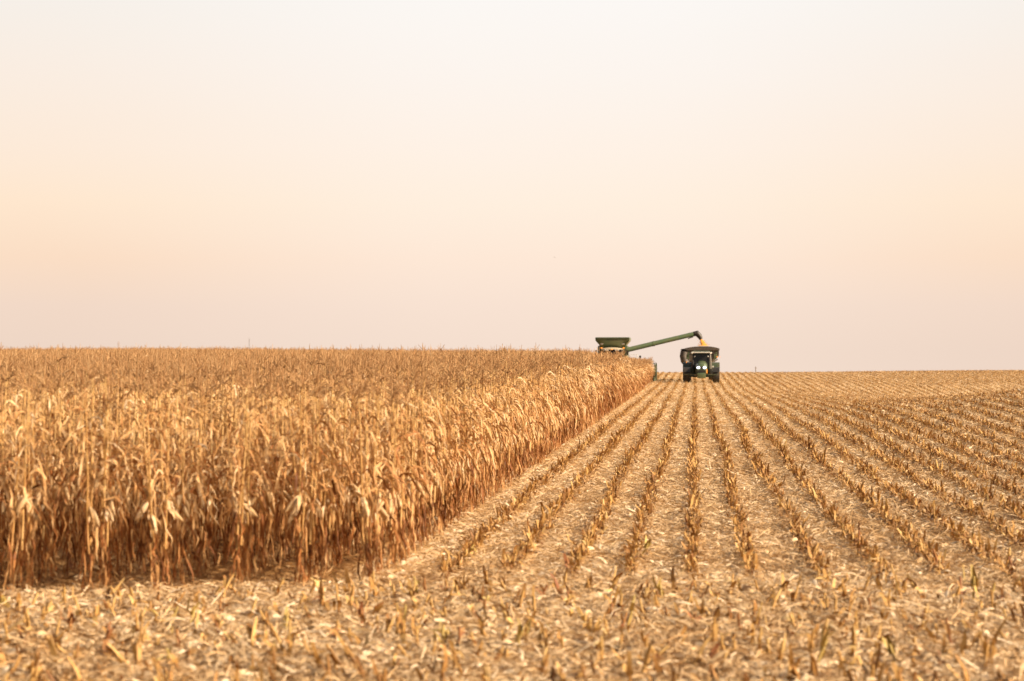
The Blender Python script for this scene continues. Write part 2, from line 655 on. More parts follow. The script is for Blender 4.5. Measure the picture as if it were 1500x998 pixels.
ORD = ["first", "second", "third", "fourth", "fifth", "sixth", "seventh", "eighth", "ninth", "tenth", "eleventh", "twelfth", "thirteenth"]
used = set()
first_of_row = {}
for i in solo[np.argsort(P[solo, 4])]:
    j = int(P[i, 2])
    if j not in first_of_row:
        first_of_row[j] = i
for n, i in enumerate(solo):
    v = int(RS.randint(26)) if n >= 26 else n
    root, kids = protos[v]
    if v in used:
        r = root.copy()
        COL.objects.link(r)
        for c in kids:
            d = c.copy()
            d.parent = r
            COL.objects.link(d)
    else:
        used.add(v)
        r = root
    j, x, y = int(P[i, 2]), P[i, 0], P[i, 1]
    r.location = (x, y, PZ[i])
    r.rotation_euler = (RS.normal(0, .035), RS.normal(0, .035), PR[i])
    r.scale = (1.0, 1.0, PH[i])
    o = ORD[j] if j < len(ORD) else None
    if first_of_row.get(j) == i:
        if j == 0:
            tag(r, "dry corn plant standing at the very corner of the uncut field", "corn plant", "dry corn plants that end the rows")
        elif o:
            tag(r, "tan dry corn plant that ends the %s row in from the cut corner" % ORD[j], "corn plant", "dry corn plants that end the rows")
        else:
            tag(r, "tan dry corn plant ending a row at the picture's edge", "corn plant", "dry corn plants that end the rows")
    elif j == 0:
        tag(r, "dry corn plant in the outermost row beside the cut stubble, past the corner plant", "corn plant", "dry corn plants of the outermost row")
    else:
        tag(r, "dry corn plant behind the end of the %s row in from the cut corner" % (o or "last"), "corn plant", "dry corn plants behind the end of row %s" % (o or "last"))
for v, (root, kids) in enumerate(protos):
    if v not in used:
        for c in kids:
            bpy.data.objects.remove(c)
        bpy.data.objects.remove(root)

# (b) the rest of the stand: one object
acc = Acc()
MEDV = [merge_t(corn_parts(np.random.RandomState(300 + v), 1)).arr() for v in range(20)]
LOWV = [merge_t(corn_parts(np.random.RandomState(500 + v), 2)).arr() for v in range(20)]


def tops_only(t, zc):
    V, F, m, c = t
    k = V[F, 2].max(1) > zc
    F = F[k]
    u, inv = np.unique(F, return_inverse=True)
    return V[u], inv.reshape(-1, 4), m[k], c[k]


MEDTOP = [tops_only(t, .9) for t in MEDV]
LOWTOP = [tops_only(t, 1.1) for t in LOWV]
y_, j_, e_ = P[:, 1], P[:, 2], P[:, 4]
cls = np.where((y_ < 62), 0, 2)
inner = (j_ > 4) & (e_ > 9)
cls = cls + inner.astype(int)
var = RS.randint(0, 20, len(P))
ptint = RS.normal(0, .06, len(P)) + vnoise(P[:, 0] * .25, P[:, 1] * .12) * .16
for c, lib in enumerate((MEDV, MEDTOP, LOWV, LOWTOP)):
    for v in range(20):
        idx = rest[(cls[rest] == c) & (var[rest] == v)]
        k = len(idx)
        pos = np.stack([P[idx, 0], P[idx, 1], PZ[idx]], 1)
        w = np.where(P[idx, 1] > 120, 1.15, 1.0)
        scl = np.stack([w, w, PH[idx]], 1)
        acc.put(lib[v], pos, PR[idx], scl, RS.normal(0, .035, (k, 2)), ptint[idx])
V, F, m_, c_ = acc.arrays()
print("corn stand quads", len(F))
o = link("corn_stand", mesh_from("corn_stand", V, F, m_, c_, CORN_MATS))
tag(o, "wide stand of ripe dry corn with dark tassels reaching back to the skyline", "corn", None, "stuff")
del acc, V, F

# ------------------------------------------------------------------ stubble
def stub_t(rs, lod):
    """a cut stalk about 1 m tall in template units (scaled later), with sheath shreds"""
    t = T()
    k = (6, 4, 3)[lod]
    n = (4, 2, 2)[lod]
    zz = np.linspace(-.2, 1, n)
    pts = np.stack([rs.normal(0, .008, n) * (lod == 0), rs.normal(0, .008, n) * (lod == 0), zz], 1)
    rad = np.linspace(.0145, .0115, n) * (1 + .12 * (np.arange(n) == 1))
    tube_t(t, pts, rad, k, 0, np.clip(np.linspace(.35, .7, n - 1) + rs.normal(0, .06, n - 1), 0, 1), True)
    for q in range((5, 6, 5)[lod]):
        z0 = rs.uniform(.05, .8)
        L = rs.uniform(.35, .9)
        az = rs.uniform(0, 6.28)
        a = rs.uniform(.2, .9) if rs.rand() < .55 else rs.uniform(2.2, 3.0)
        s = np.linspace(0, 1, 3 if lod < 2 else 2)
        ang = a + s * rs.normal(0, .7)
        r = .012 + np.sin(ang) * s * L * .25
        z = z0 + np.cos(ang) * s * L
        z = np.maximum(z, .02)
        W = rs.uniform(.012, .04)
        e = np.array([math.cos(az), math.sin(az), 0])
        f = np.array([-math.sin(az), math.cos(az), 0])
        Pp = r[:, None] * e
        Pp[:, 2] += z
        w = W * (1 - .6 * s)
        t.add(np.stack([Pp - f * w[:, None], Pp + f * w[:, None]], 1), strip_faces(len(s), 2), 0, np.clip(rs.normal(.55, .2), 0, 1))
    return t


S = []
# stubble rows behind the standing edge and across the whole cut field
jmin = 1
for j in range(-24, 75):
    xr = X_EDGE + j * ROW
    ys0 = 24.6 + ((j * 29) % 7) * .12
    if j <= 0:
        if xr < HX0:
            continue
        ys0 = HEAD_Y + 3.2
    ya = ys0
    if j > 9:
        ya = max(ya, (xr - 5.0) / .19)
    yy = np.arange(ya, 275, .135)
    yy = yy + RS.uniform(-.05, .05, len(yy))
    gap = vnoise(yy * .45, np.full(len(yy), j * 7.3)) + vnoise(yy * 1.7, np.full(len(yy), j * 3.1 + 50)) * .8
    keep = RS.rand(len(yy)) < np.clip(.97 + gap * 1.0, .2, 1)
    keep &= ~((yy > 130) & (RS.rand(len(yy)) > .75))
    yy = yy[keep]
    S.append(np.stack([xr + RS.normal(0, .04, len(yy)) + vnoise(yy * .12, np.full(len(yy), j * 1.7)) * .17, yy, np.zeros(len(yy))], 1))
# headland: rows sown across the ends
for q in range(13):
    yr = 23.35 - q * ROW
    if yr < 15:
        break
    xx = np.arange(-11, 9, .17)
    xx = xx + RS.uniform(-.07, .07, len(xx))
    yc = yr + np.where(xx < X_EDGE, (xx - X_EDGE) * .42, 0) + np.where(xx < X_EDGE, -.45, 0)
    xx_keep = RS.rand(len(xx)) < .82
    S.append(np.stack([xx[xx_keep], yc[xx_keep] + RS.normal(0, .09, xx_keep.sum()), np.ones(xx_keep.sum())], 1))
S = np.vstack(S)
SH = RS.uniform(.11, .25, len(S)) * (1 + .35 * (RS.rand(len(S)) < .08))
SH *= (1 - .42 * sstep(50, 125, S[:, 1])) * (1 - .2 * sstep(5, 12, S[:, 0]))
SH[S[:, 2] == 1] *= RS.uniform(.9, 1.4, (S[:, 2] == 1).sum())
SZ = ground_z(S[:, 0], S[:, 1])
lean = RS.normal(0, .20, (len(S), 2))
lean[S[:, 2] == 1] += RS.normal(0, .22, ((S[:, 2] == 1).sum(), 2)) + np.array([-.16, .0])
lean[S[:, 2] == 0, 1] -= .12
print("stubs", len(S))
sd = np.hypot(S[:, 0], S[:, 1])
inf = (S[:, 0] > x_at(10, S[:, 1])) & (S[:, 0] < x_at(1490, S[:, 1])) & (S[:, 1] > 17.9)
ssc = np.where(inf, SH / sd, 0)
so = np.argsort(-ssc)[:300]
smask = np.zeros(len(S), bool)
smask[so] = True

KIN = [("stub", "yellowish"), ("stub_red", "reddish brown"), ("stub_green", "greenish yellow")]
SP = {}
for v in range(8):
    t = stub_t(np.random.RandomState(900 + v), 0)
    for kname, _ in KIN:
        SP[(v, kname)] = mesh_from("corn_stub", *t.arr(), [M[kname]])
for i in so:
    kname, word = KIN[RS.choice(3, p=[.76, .17, .07])]
    o = link("corn_stub", SP[(RS.randint(8), kname)])
    lx, ly = lean[i]
    o.location = (S[i, 0], S[i, 1], SZ[i])
    o.rotation_euler = (-math.atan(ly), math.atan(lx), RS.uniform(0, 6.28))
    o.scale = (1.0, 1.0, SH[i])
    tilt = math.hypot(lx, ly)
    ht = "tall" if SH[i] > .25 else "short"
    lt = "leaning" if tilt > .3 else "upright"
    place = "at the foot of the standing corn" if S[i, 1] > 23.0 and S[i, 0] < X_EDGE + .3 else ("where the stubble rows begin" if S[i, 2] == 0 else "in the open foreground residue")
    tag(o, "%s %s %s cut corn stub %s" % (ht, lt, word, place), "corn stub", "%s %s %s stubs %s" % (ht, lt, word, place))
acc = Acc()
libs = [[stub_t(np.random.RandomState(1000 + 50 * l + v), l).arr() for v in range(14)] for l in (1, 2)]
sv = RS.randint(0, 14, len(S))
lod = (S[:, 1] > 75).astype(int)
for l in (0, 1):
    for v in range(14):
        idx = np.where(~smask & (lod == l) & (sv == v))[0]
        w = np.where(S[idx, 1] > 120, 1.25, .95)
        acc.put(libs[l][v], np.stack([S[idx, 0], S[idx, 1], SZ[idx]], 1), RS.uniform(0, 6.28, len(idx)), np.stack([w, w, SH[idx]], 1), lean[idx], RS.normal(-.08, .11, len(idx)) + .12 * sstep(70, 140, S[idx, 1]))
V, F, m_, c_ = acc.arrays()
print("stubble quads", len(F))
o = link("stubble_rows", mesh_from("stubble_rows", V, F, m_, c_, [M["stub"]]))
tag(o, "long rows of cut corn stubble running back to the crest", "stubble", None, "stuff")

# ------------------------------------------------------------------ residue on the ground
def residue():
    acc = Acc()
    bands = [(15.5, 21, 950, 1.05), (21, 30, 1250, .9), (30, 45, 900, .85), (45, 75, 430, .95), (75, 130, 130, 1.1), (130, 252, 45, 1.4)]
    for (a, b, dens, grow) in bands:
        n = int(dens * (b - a) * (.33 * (a + b) * .5 + 3))
        y = RS.uniform(a, b, n)
        lo = np.maximum(x_at(-40, y) - 1, -4.3)
        lo = np.where(y < 31, x_at(-40, y) - 1, lo)
        hi = x_at(1540, y) + 1
        x = lo + RS.rand(n) * (hi - lo)
        # some of it is torn sheath lying along the rows
        snap = (RS.rand(n) < .07) & (y > 24.3) & (x > X_EDGE + .3)
        xs_ = X_EDGE + np.round((x - X_EDGE) / ROW) * ROW + RS.normal(0, .085, n)
        x = np.where(snap, xs_, x)
        # more of it between the rows than on them
        p = np.abs(((x - X_EDGE) / ROW + .5) % 1 - .5)
        keep = (RS.rand(n) < np.where(y > 60, -.18, -.05) + 3.0 * p) | (y < 25) | snap
        keep &= RS.rand(n) < np.clip(.95 + 1.1 * vnoise(x * .9 + 5, y * .9), .15, 1)
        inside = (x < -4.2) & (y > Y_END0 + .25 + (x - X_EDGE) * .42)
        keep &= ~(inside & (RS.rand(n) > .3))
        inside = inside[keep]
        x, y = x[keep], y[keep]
        snap = snap[keep]
        n = len(x)
        z = ground_z(x, y)
        az = np.where(snap, math.pi / 2 + RS.normal(0, .5, n), RS.uniform(0, 6.28, n))
        z = z + snap * np.abs(RS.normal(0, .05, n))
        kind = RS.choice(3, n, p=[.73, .09, .18])
        L = np.where(kind == 0, np.minimum(RS.gamma(2.0, .075, n) + .05, .42), np.where(kind == 1, RS.uniform(.08, .19, n), RS.uniform(.06, .26, n))) * grow ** .5
        W = np.where(kind == 0, RS.uniform(.006, .024, n), np.where(kind == 1, RS.uniform(.03, .075, n), RS.uniform(.01, .022, n))) * grow
        pit = RS.normal(0, .20, n)
        arch = RS.uniform(-.08, .17, n) * L
        roll = RS.normal(0, .42, n)
        e = np.stack([np.cos(az), np.sin(az), np.zeros(n)], 1)
        f = np.stack([-np.sin(az), np.cos(az), np.zeros(n)], 1)
        s = np.linspace(-.5, .5, 4)
        ctr = np.stack([x, y, z + np.abs(RS.normal(0, .034, n)) + .012], 1)
        rows = []
        for q, si in enumerate(s):
            c = ctr + e * (L * si)[:, None]
            c = c + f * (RS.normal(0, .1, n) * L * .36)[:, None]
            c[:, 2] += np.abs(np.sin(pit) * L) * (si + .5) * np.sign(.2 + RS.rand(n)) + arch * (1 - 4 * si * si)
            w = W * (1 - .5 * (2 * si) ** 2) * RS.uniform(.7, 1.1, n)
            rr = roll + RS.normal(0, .25, n)
            d = f * (np.cos(rr) * w * .5)[:, None]
            d[:, 2] += np.sin(rr) * w * .5
            lift = (.25 * w * (kind > 0))
            m = c.copy()
            m[:, 2] += lift
            rows.append(np.stack([c - d, m, c + d], 1))
        V = np.stack(rows, 1)                   # n,4,3,3
        V[..., 2] = np.maximum(V[..., 2], ground_z(V[..., 0], V[..., 1]) + .002)
        F0 = strip_faces(4, 3)
        F = (F0[None] + (np.arange(n) * 12)[:, None, None]).reshape(-1, 4)
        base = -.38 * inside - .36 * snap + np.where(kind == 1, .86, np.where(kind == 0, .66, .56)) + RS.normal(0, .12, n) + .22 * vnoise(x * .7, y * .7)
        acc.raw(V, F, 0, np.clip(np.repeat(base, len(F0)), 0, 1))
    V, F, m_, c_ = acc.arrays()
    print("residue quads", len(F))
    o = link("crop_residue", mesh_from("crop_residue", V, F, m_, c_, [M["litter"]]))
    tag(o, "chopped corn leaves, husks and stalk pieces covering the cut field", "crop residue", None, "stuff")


residue()

# loose pale husks lying on top in the foreground
def husk_mesh(rs):
    t = T()
    n = 7
    for q in range(3):
        L, W = rs.uniform(.14, .20), rs.uniform(.05, .085)
        s = np.linspace(0, 1, n)
        az = rs.normal(0, .35)
        zc = .02 + .05 * np.sin(s * math.pi) * rs.uniform(.4, 1) + q * .012
        w = W * np.sin(math.pi * (.12 + .8 * s))
        c = np.stack([(s - .3) * L * math.cos(az), (s - .3) * L * math.sin(az), zc], 1)
        f = np.array([-math.sin(az), math.cos(az), 0])
        V = []
        for u in (-1, -.5, 0, .5, 1):
            p = c + f * (u * w * .5)[:, None]
            p[:, 2] += -(u * u) * w * rs.uniform(.25, .4)
            V.append(p)
        V = np.stack(V, 1)
        V[..., 2] = np.maximum(V[..., 2], .002)
        t.add(V, strip_faces(n, 5), 0, np.clip(rs.normal(.68, .12), 0, 1))
    return mesh_from("corn_husk", *t.arr(), [M["husk"]], True)


HM = [husk_mesh(np.random.RandomState(40 + v)) for v in range(8)]
for k in range(120):
    y = RS.uniform(18, 24.0)
    px = RS.uniform(20, 1480)
    x = x_at(px, y)
    o = link("corn_husk", HM[k % 8])
    o.location = (x, y, float(ground_z(x, y)) + .02)
    o.rotation_euler = (RS.normal(0, .3), RS.normal(0, .3), RS.uniform(0, 6.28))
    s = RS.uniform(.7, 1.6)
    o.scale = (s, s, s)
    big = s > 1.15
    reg = "below the standing corn" if px < 560 else "below the cut stubble rows"
    tag(o, "%s pale papery corn husk lying on the foreground residue %s" % ("broad" if big else "small", reg), "corn husk", "%s pale husks lying %s" % ("broad" if big else "small", reg))

# ------------------------------------------------------------------ machine modelling helpers (bmesh)
class B:
    def __init__(s):
        s.bm = bmesh.new()

    def box(s, x0, x1, y0, y1, z0, z1, bev=0.0):
        r = bmesh.ops.create_cube(s.bm, size=1)
        vs = r["verts"]
        for v in vs:
            v.co = Vector(((x0 + x1) / 2 + v.co.x * (x1 - x0), (y0 + y1) / 2 + v.co.y * (y1 - y0), (z0 + z1) / 2 + v.co.z * (z1 - z0)))
        if bev > 0:
            es = list({e for v in vs for e in v.link_edges})
            bmesh.ops.bevel(s.bm, geom=es, offset=bev, segments=2, affect='EDGES', profile=.6)
        return s

    def hexa(s, lo, hi):
        """lo, hi: four corner points each (counter-clockwise), joined"""
        a = [s.bm.verts.new(p) for p in lo]
        b = [s.bm.verts.new(p) for p in hi]
        s.bm.faces.new(a[::-1])
        s.bm.faces.new(b)
        for i in range(4):
            s.bm.faces.new((a[i], a[(i + 1) % 4], b[(i + 1) % 4], b[i]))
        return s

    def loft(s, rings, closed=True, caps=True):
        R_ = [[s.bm.verts.new(p) for p in r] for r in rings]
        n = len(rings[0])
        for a, b in zip(R_[:-1], R_[1:]):
            for i in range(n if closed else n - 1):
                s.bm.faces.new((a[i], a[(i + 1) % n], b[(i + 1) % n], b[i]))
        if caps and closed:
            s.bm.faces.new(R_[0][::-1])
            s.bm.faces.new(R_[-1])
        return s

    def tube(s, pts, rad, k=12):
        pts = [Vector(p) for p in pts]
        if not hasattr(rad, "__len__"):
            rad = [rad] * len(pts)
        rings = []
        for i, p in enumerate(pts):
            d = (pts[min(i + 1, len(pts) - 1)] - pts[max(i - 1, 0)]).normalized()
            ref = Vector((1, 0, 0)) if abs(d.z) > .9 else Vector((0, 0, 1))
            u = d.cross(ref).normalized()
            w = d.cross(u)
            rings.append([p + (u * math.cos(a) + w * math.sin(a)) * rad[i] for a in [q * 2 * math.pi / k for q in range(k)]])
        return s.loft(rings)

    def lathe_x(s, prof, k=40, c=(0, 0, 0)):
        """profile of (x, r) turned round the X axis"""
        rings = [[(c[0] + x, c[1] + r * math.cos(a), c[2] + r * math.sin(a)) for a in [q * 2 * math.pi / k for q in range(k)]] for x, r in prof]
        return s.loft(rings)

    def ball(s, c, r, sx=1, sy=1, sz=1):
        q = bmesh.ops.create_uvsphere(s.bm, u_segments=14, v_segments=9, radius=r)
        for v in q["verts"]:
            v.co = Vector((c[0] + v.co.x * sx, c[1] + v.co.y * sy, c[2] + v.co.z * sz))
        return s

    def make(s, name, mat, parent=None, smooth=False):
        bmesh.ops.recalc_face_normals(s.bm, faces=s.bm.faces)
        me = bpy.data.meshes.new(name)
        s.bm.to_mesh(me)
        s.bm.free()
        me.materials.append(mat)
        if smooth:
            for p in me.polygons:
                p.use_smooth = True
            if hasattr(me, "set_sharp_from_angle"):
                me.set_sharp_from_angle(angle=R(35))
        return link(name, me, parent)


def wheel(parent, cx, cy, rad, wid, rimr, lugs=22, name="wheel"):
    """a lugged tyre with its rim, standing on z = 0"""
    w = empty(name, (cx, cy, rad))
    w.parent = parent
    h = wid / 2
    t = B()
    t.lathe_x([(-h * .78, rimr), (-h * .95, rimr + (rad - rimr) * .35), (-h, rimr + (rad - rimr) * .7), (-h * .88, rad * .955), (-h * .4, rad * .97), (h * .4, rad * .97), (h * .88, rad * .955), (h, rimr + (rad - rimr) * .7), (h * .95, rimr + (rad - rimr) * .35), (h * .78, rimr)], 44)
    for i in range(lugs):
        for sgn in (-1, 1):
            a = 2 * math.pi * (i + (.5 if sgn > 0 else 0)) / lugs
            da = .55 * 2 * math.pi / lugs
            wa = .24 * 2 * math.pi / lugs
            r0, r1 = rad * .94, rad * 1.0
            def pt(x, ang, r):
                return (x, r * math.cos(ang), r * math.sin(ang))
            xi, xo = sgn * h * .02, sgn * h * .97
            lo = [pt(xi, a + da - wa, r0), pt(xo, a - da - wa, r0 * .985), pt(xo, a - da + wa, r0 * .985), pt(xi, a + da + wa, r0)]
            hi = [pt(xi, a + da - wa * .7, r1), pt(xo, a - da - wa * .7, r1 * .985), pt(xo, a - da + wa * .7, r1 * .985), pt(xi, a + da + wa * .7, r1)]
            t.hexa(lo, hi)
    t.make("tyre", M["rubber"], w, True)
    t = B()
    t.lathe_x([(-h * .8, rimr * 1.02), (-h * .7, rimr * .9), (-h * .2, rimr * .84), (-h * .12, rimr * .45), (-h * .35, rimr * .40), (-h * .38, .02), (h * .38, .02), (h * .35, rimr * .40), (h * .12, rimr * .45), (h * .2, rimr * .84), (h * .7, rimr * .9), (h * .8, rimr * 1.02)], 32)
    t.make("rim", M["yellow"], w, True)
    return w


# ------------------------------------------------------------------ tractor, facing the camera (-Y)
def build_tractor():
    Y0 = 185.5
    X0 = x_at(1027.5, Y0)
    t = empty("tractor", (X0, Y0, float(hill(X0, Y0)) - .03))
    tag(t, "dark green tractor with lit headlights facing the camera, towing the grain cart", "tractor")
    for sx in (-1, 1):
        wheel(t, sx * 1.33, .15, .70, .56, .40, 20, "front_wheel")
        wheel(t, sx * 1.33, 2.95, .93, .66, .52, 22, "rear_wheel")
        f = B()
        rings = []
        for q in range(9):
            a = R(25 + q * 16)
            rings.append([(sx * 1.01, .15 + .80 * math.cos(a), .70 + .80 * math.sin(a)), (sx * 1.60, .15 + .80 * math.cos(a), .70 + .80 * math.sin(a)), (sx * 1.60, .15 + .76 * math.cos(a), .70 + .76 * math.sin(a)), (sx * 1.01, .15 + .76 * math.cos(a), .70 + .76 * math.sin(a))])
        f.loft(rings)
        f.make("front_fender", M["black"], t)
        f = B()
        rings = []
        for q in range(9):
            a = R(15 + q * 19)
            rings.append([(sx * .86, 2.95 + 1.04 * math.cos(a), .93 + 1.02 * math.sin(a)), (sx * 1.66, 2.95 + 1.04 * math.cos(a), .93 + 1.0 * math.sin(a)), (sx * 1.66, 2.95 + 1.0 * math.cos(a), .93 + .97 * math.sin(a)), (sx * .86, 2.95 + 1.0 * math.cos(a), .93 + .98 * math.sin(a))])
        f.loft(rings)
        f.make("rear_fender", M["dgreen"], t)
    # chassis and axles
    B().box(-.28, .28, -.3, 3.4, .55, .95, .04).make("chassis", M["dgreen"], t)
    B().tube([(-1.3, .15, .70), (1.3, .15, .70)], .10).make("front_axle", M["dgreen"], t)
    B().tube([(-1.3, 2.95, .93), (1.3, 2.95, .93)], .13).make("rear_axle", M["dgreen"], t)
    # hood: rounded, sloping to the nose
    def sec(y, w, z0, z1, sh):
        return [(-w, y, z0), (w, y, z0), (w, y, z0 + (z1 - z0) * .55), (w * .93, y, z1 - sh * .9), (w * .62, y, z1 - sh * .25), (w * .25, y, z1), (-w * .25, y, z1), (-w * .62, y, z1 - sh * .25), (-w * .93, y, z1 - sh * .9), (-w, y, z0 + (z1 - z0) * .55)]
    h = B().loft([sec(-.95, .36, 1.05, 1.62, .22), sec(-.82, .44, 1.0, 1.82, .26), (sec(-.3, .50, .95, 1.93, .26)), sec(1.55, .54, .95, 2.08, .26)])
    hood = h.make("hood", M["green"], t, True)
    B().box(-.40, .40, -.99, -.90, 1.00, 1.24, .03).make("grille", M["black"], hood)
    B().box(-.16, .16, -.96, -.88, 1.40, 1.58, .02).make("grille", M["black"], hood)
    for sx in (-1, 1):
        B().ball((sx * .28, -.99, 1.47), .155, 1.0, .30, .70).make("headlight", M["headlight"], t, True)
    # front weight carrier
    B().box(-.38, .38, -1.35, -.55, .52, 1.0, .08).make("front_weight", M["green"], t, True)
    B().box(-1.55, -.38, -.75, -.62, .82, .90, .02).make("step_bar", M["dgreen"], t)
    B().box(.38, 1.45, -.75, -.62, .80, .88, .02).make("step_bar", M["dgreen"], t)
    # cab
    cab = empty("cab", (0, 2.35, 1.35))
    cab.parent = t
    def cb(z, w, y0, y1):
        return [(-w, y0, z), (w, y0, z), (w, y1, z), (-w, y1, z)]
    B().loft([cb(-.35, .62, -.65, .9), cb(.15, .78, -.78, 1.0), cb(1.38, .72, -.62, .92)]).make("glazing", M["glass"], cab)
    for sx in (-1, 1):
        B().tube([(sx * .63, -.67, -.35), (sx * .795, -.80, .15), (sx * .735, -.64, 1.40)], .035, 6).make("pillar", M["black"], cab)
    B().loft([cb(1.38, .86, -.84, 1.1), cb(1.44, .93, -.92, 1.16), cb(1.58, .90, -.86, 1.1), cb(1.64, .70, -.6, .9)]).make("roof", M["dgreen"], cab)
    B().box(-.80, .80, -1.02, -.90, 1.43, 1.53, .03).make("roof_visor", M["lamp"], cab)
    for sx in (-1, 1):
        B().ball((sx * .86, -.98, 1.44), .09, 1, .7, .9).make("roof_lamp", M["lamp"], cab, True)
        B().ball((sx * .60, -.86, 1.12), .055, 1, .6, 1).make("cab_lamp", M["lamp"], cab, True)
    # mirrors on arms
    for sx in (-1, 1):
        m = B().tube([(sx * .75, 1.75, 2.6), (sx * 1.12, 1.55, 2.66), (sx * 1.25, 1.55, 2.6)], .025, 6).make("mirror_arm", M["black"], t)
        B().box(sx * 1.25 - .12, sx * 1.25 + .12, 1.50, 1.56, 2.22, 2.66, .03).make("mirror", M["green"], m)
    B().ball((1.42, 1.5, 2.42), .05).make("marker_lamp", M["amber"], t, True)
    B().ball((-1.35, 1.5, 1.95), .05).make("marker_lamp", M["amber"], t, True)
    # exhaust stack and air cleaner beside the hood
    e = B().tube([(.80, .95, 1.35), (.80, .95, 2.05), (.80, .95, 2.62), (.82, 1.05, 2.75)], [.12, .12, .06, .055], 12)
    e.make("exhaust_stack", M["steel"], t, True)
    B().tube([(-.78, 1.0, 1.3), (-.78, 1.0, 1.95)], [.10, .10], 10).make("air_cleaner", M["black"], t, True)
    B().box(.95, 1.10, -.1, 0.0, 1.48, 1.62, .02).make("fender_lamp", M["lamp"], t)
    B().box(.46, .52, -.78, -.74, .95, 1.32, .01).make("reflector", M["amber"], t)
    # fuel tank and steps under the cab
    B().box(-1.0, -.62, 1.4, 2.3, .75, 1.5, .08).make("fuel_tank", M["dgreen"], t, True)
    B().box(.62, 1.0, 1.4, 2.3, .75, 1.4, .08).make("battery_box", M["black"], t, True)
    return t


# ------------------------------------------------------------------ grain cart behind the tractor
def build_cart():
    Y0 = 195.5
    X0 = x_at(1025.5, Y0)
    t = empty("grain_cart", (X0, Y0, float(hill(X0, Y0)) - .02))
    tag(t, "black grain cart with a dark tarp, heaped with corn behind the tractor", "grain cart")
    for sx in (-1, 1):
        wheel(t, sx * 1.25, 3.1, .92, .80, .46, 20)
    def sec(y, wt, wb, zb, zt):
        return [(-wb, y, zb), (wb, y, zb), (wt, y, zb + (zt - zb) * .62), (wt, y, zt), (-wt, y, zt), (-wt, y, zb + (zt - zb) * .62)]
    B().loft([sec(-.2, 1.78, 1.1, 2.0, 3.05), sec(.5, 1.80, .75, 1.35, 3.15), sec(5.2, 1.80, .75, 1.35, 3.15), sec(6.2, 1.78, 1.1, 2.2, 3.05)]).make("hopper", M["hopper"], t)
    # rim and ribs
    B().box(-1.84, 1.84, -.27, -.20, 2.98, 3.10, .02).make("rim_beam", M["hopper"], t)
    for x in (-1.2, -.4, .4, 1.2):
        B().box(x - .04, x + .04, -.27, -.20, 2.05, 2.96, .01).make("rib", M["hopper"], t)
    # tarp stretched over bows, sagging in between
    rings = []
    for q in range(15):
        y = -.3 + q * .46
        sag = .05 * math.sin(q * math.pi) + .05 * (q % 2)
        ring = []
        for a in range(17):
            u = a / 16 * 2 - 1
            z = 3.12 + .26 * (1 - abs(u) ** 2.6) - sag * (1 - u * u) + .06 * u
            ring.append((u * 1.83, y, z))
        for a in range(16, -1, -1):
            u = a / 16 * 2 - 1
            ring.append((u * 1.80, y, 3.02))
        rings.append(ring)
    B().loft(rings).make("tarp", M["tarp"], t, True)
    # heap of grain showing where the tarp is open
    rings = []
    for q in range(6):
        r = .52 * (1 - q / 5) + .02
        rings.append([(.30 + r * math.cos(a) * 1.15, 2.0 + r * math.sin(a) * 1.6, 3.43 + .13 * (q / 5) ** .8) for a in [k * 2 * math.pi / 20 for k in range(20)]])
    g = B().loft(rings).make("grain_heap", M["grain"], t, True)
    at = g.data.attributes.new("tint", "FLOAT", "FACE")
    at.data.foreach_set("value", np.full(len(g.data.polygons), .5, np.float32))
    # folded unloading auger hugging the front corner
    B().tube([(-1.15, -.45, 1.55), (-1.48, -.5, 2.0), (-1.58, -.5, 2.45), (-1.52, -.45, 2.85), (-1.45, -.4, 3.02)], [.30, .36, .36, .34, .26], 14).make("folded_auger", M["hopper"], t, True)
    B().box(1.50, 1.58, -.34, -.26, 2.35, 2.85, .01).make("sight_window", M["green"], t)
    B().box(-1.12, -1.04, -.34, -.26, 2.35, 2.85, .01).make("sight_window", M["green"], t)
    # axle frame, tongue
    B().box(-1.2, 1.2, 2.9, 3.3, .82, 1.02, .03).make("axle_beam", M["hopper"], t)
    for sx in (-1, 1):
        B().tube([(sx * .75, 3.0, 1.25), (sx * .55, .2, .95), (0, -2.2, .62)], .09, 8).make("tongue", M["hopper"], t)
        B().box(sx * .6 - .06, sx * .6 + .06, .4, 5.3, 1.05, 1.40, .01).make("frame_rail", M["hopper"], t)
    B().tube([(1.86, -.2, 2.35), (1.90, -.2, 2.35)], .05, 8).make("marker_lamp", M["amber"], t)
    B().tube([(1.3, -.36, 1.9), (1.66, -.36, 2.15)], .05, 8).make("strut", M["steel"], t)
    B().tube([(-1.1, -.36, 1.75), (-1.0, -.36, 2.2)], .05, 8).make("strut", M["steel"], t)
    return t, X0, Y0


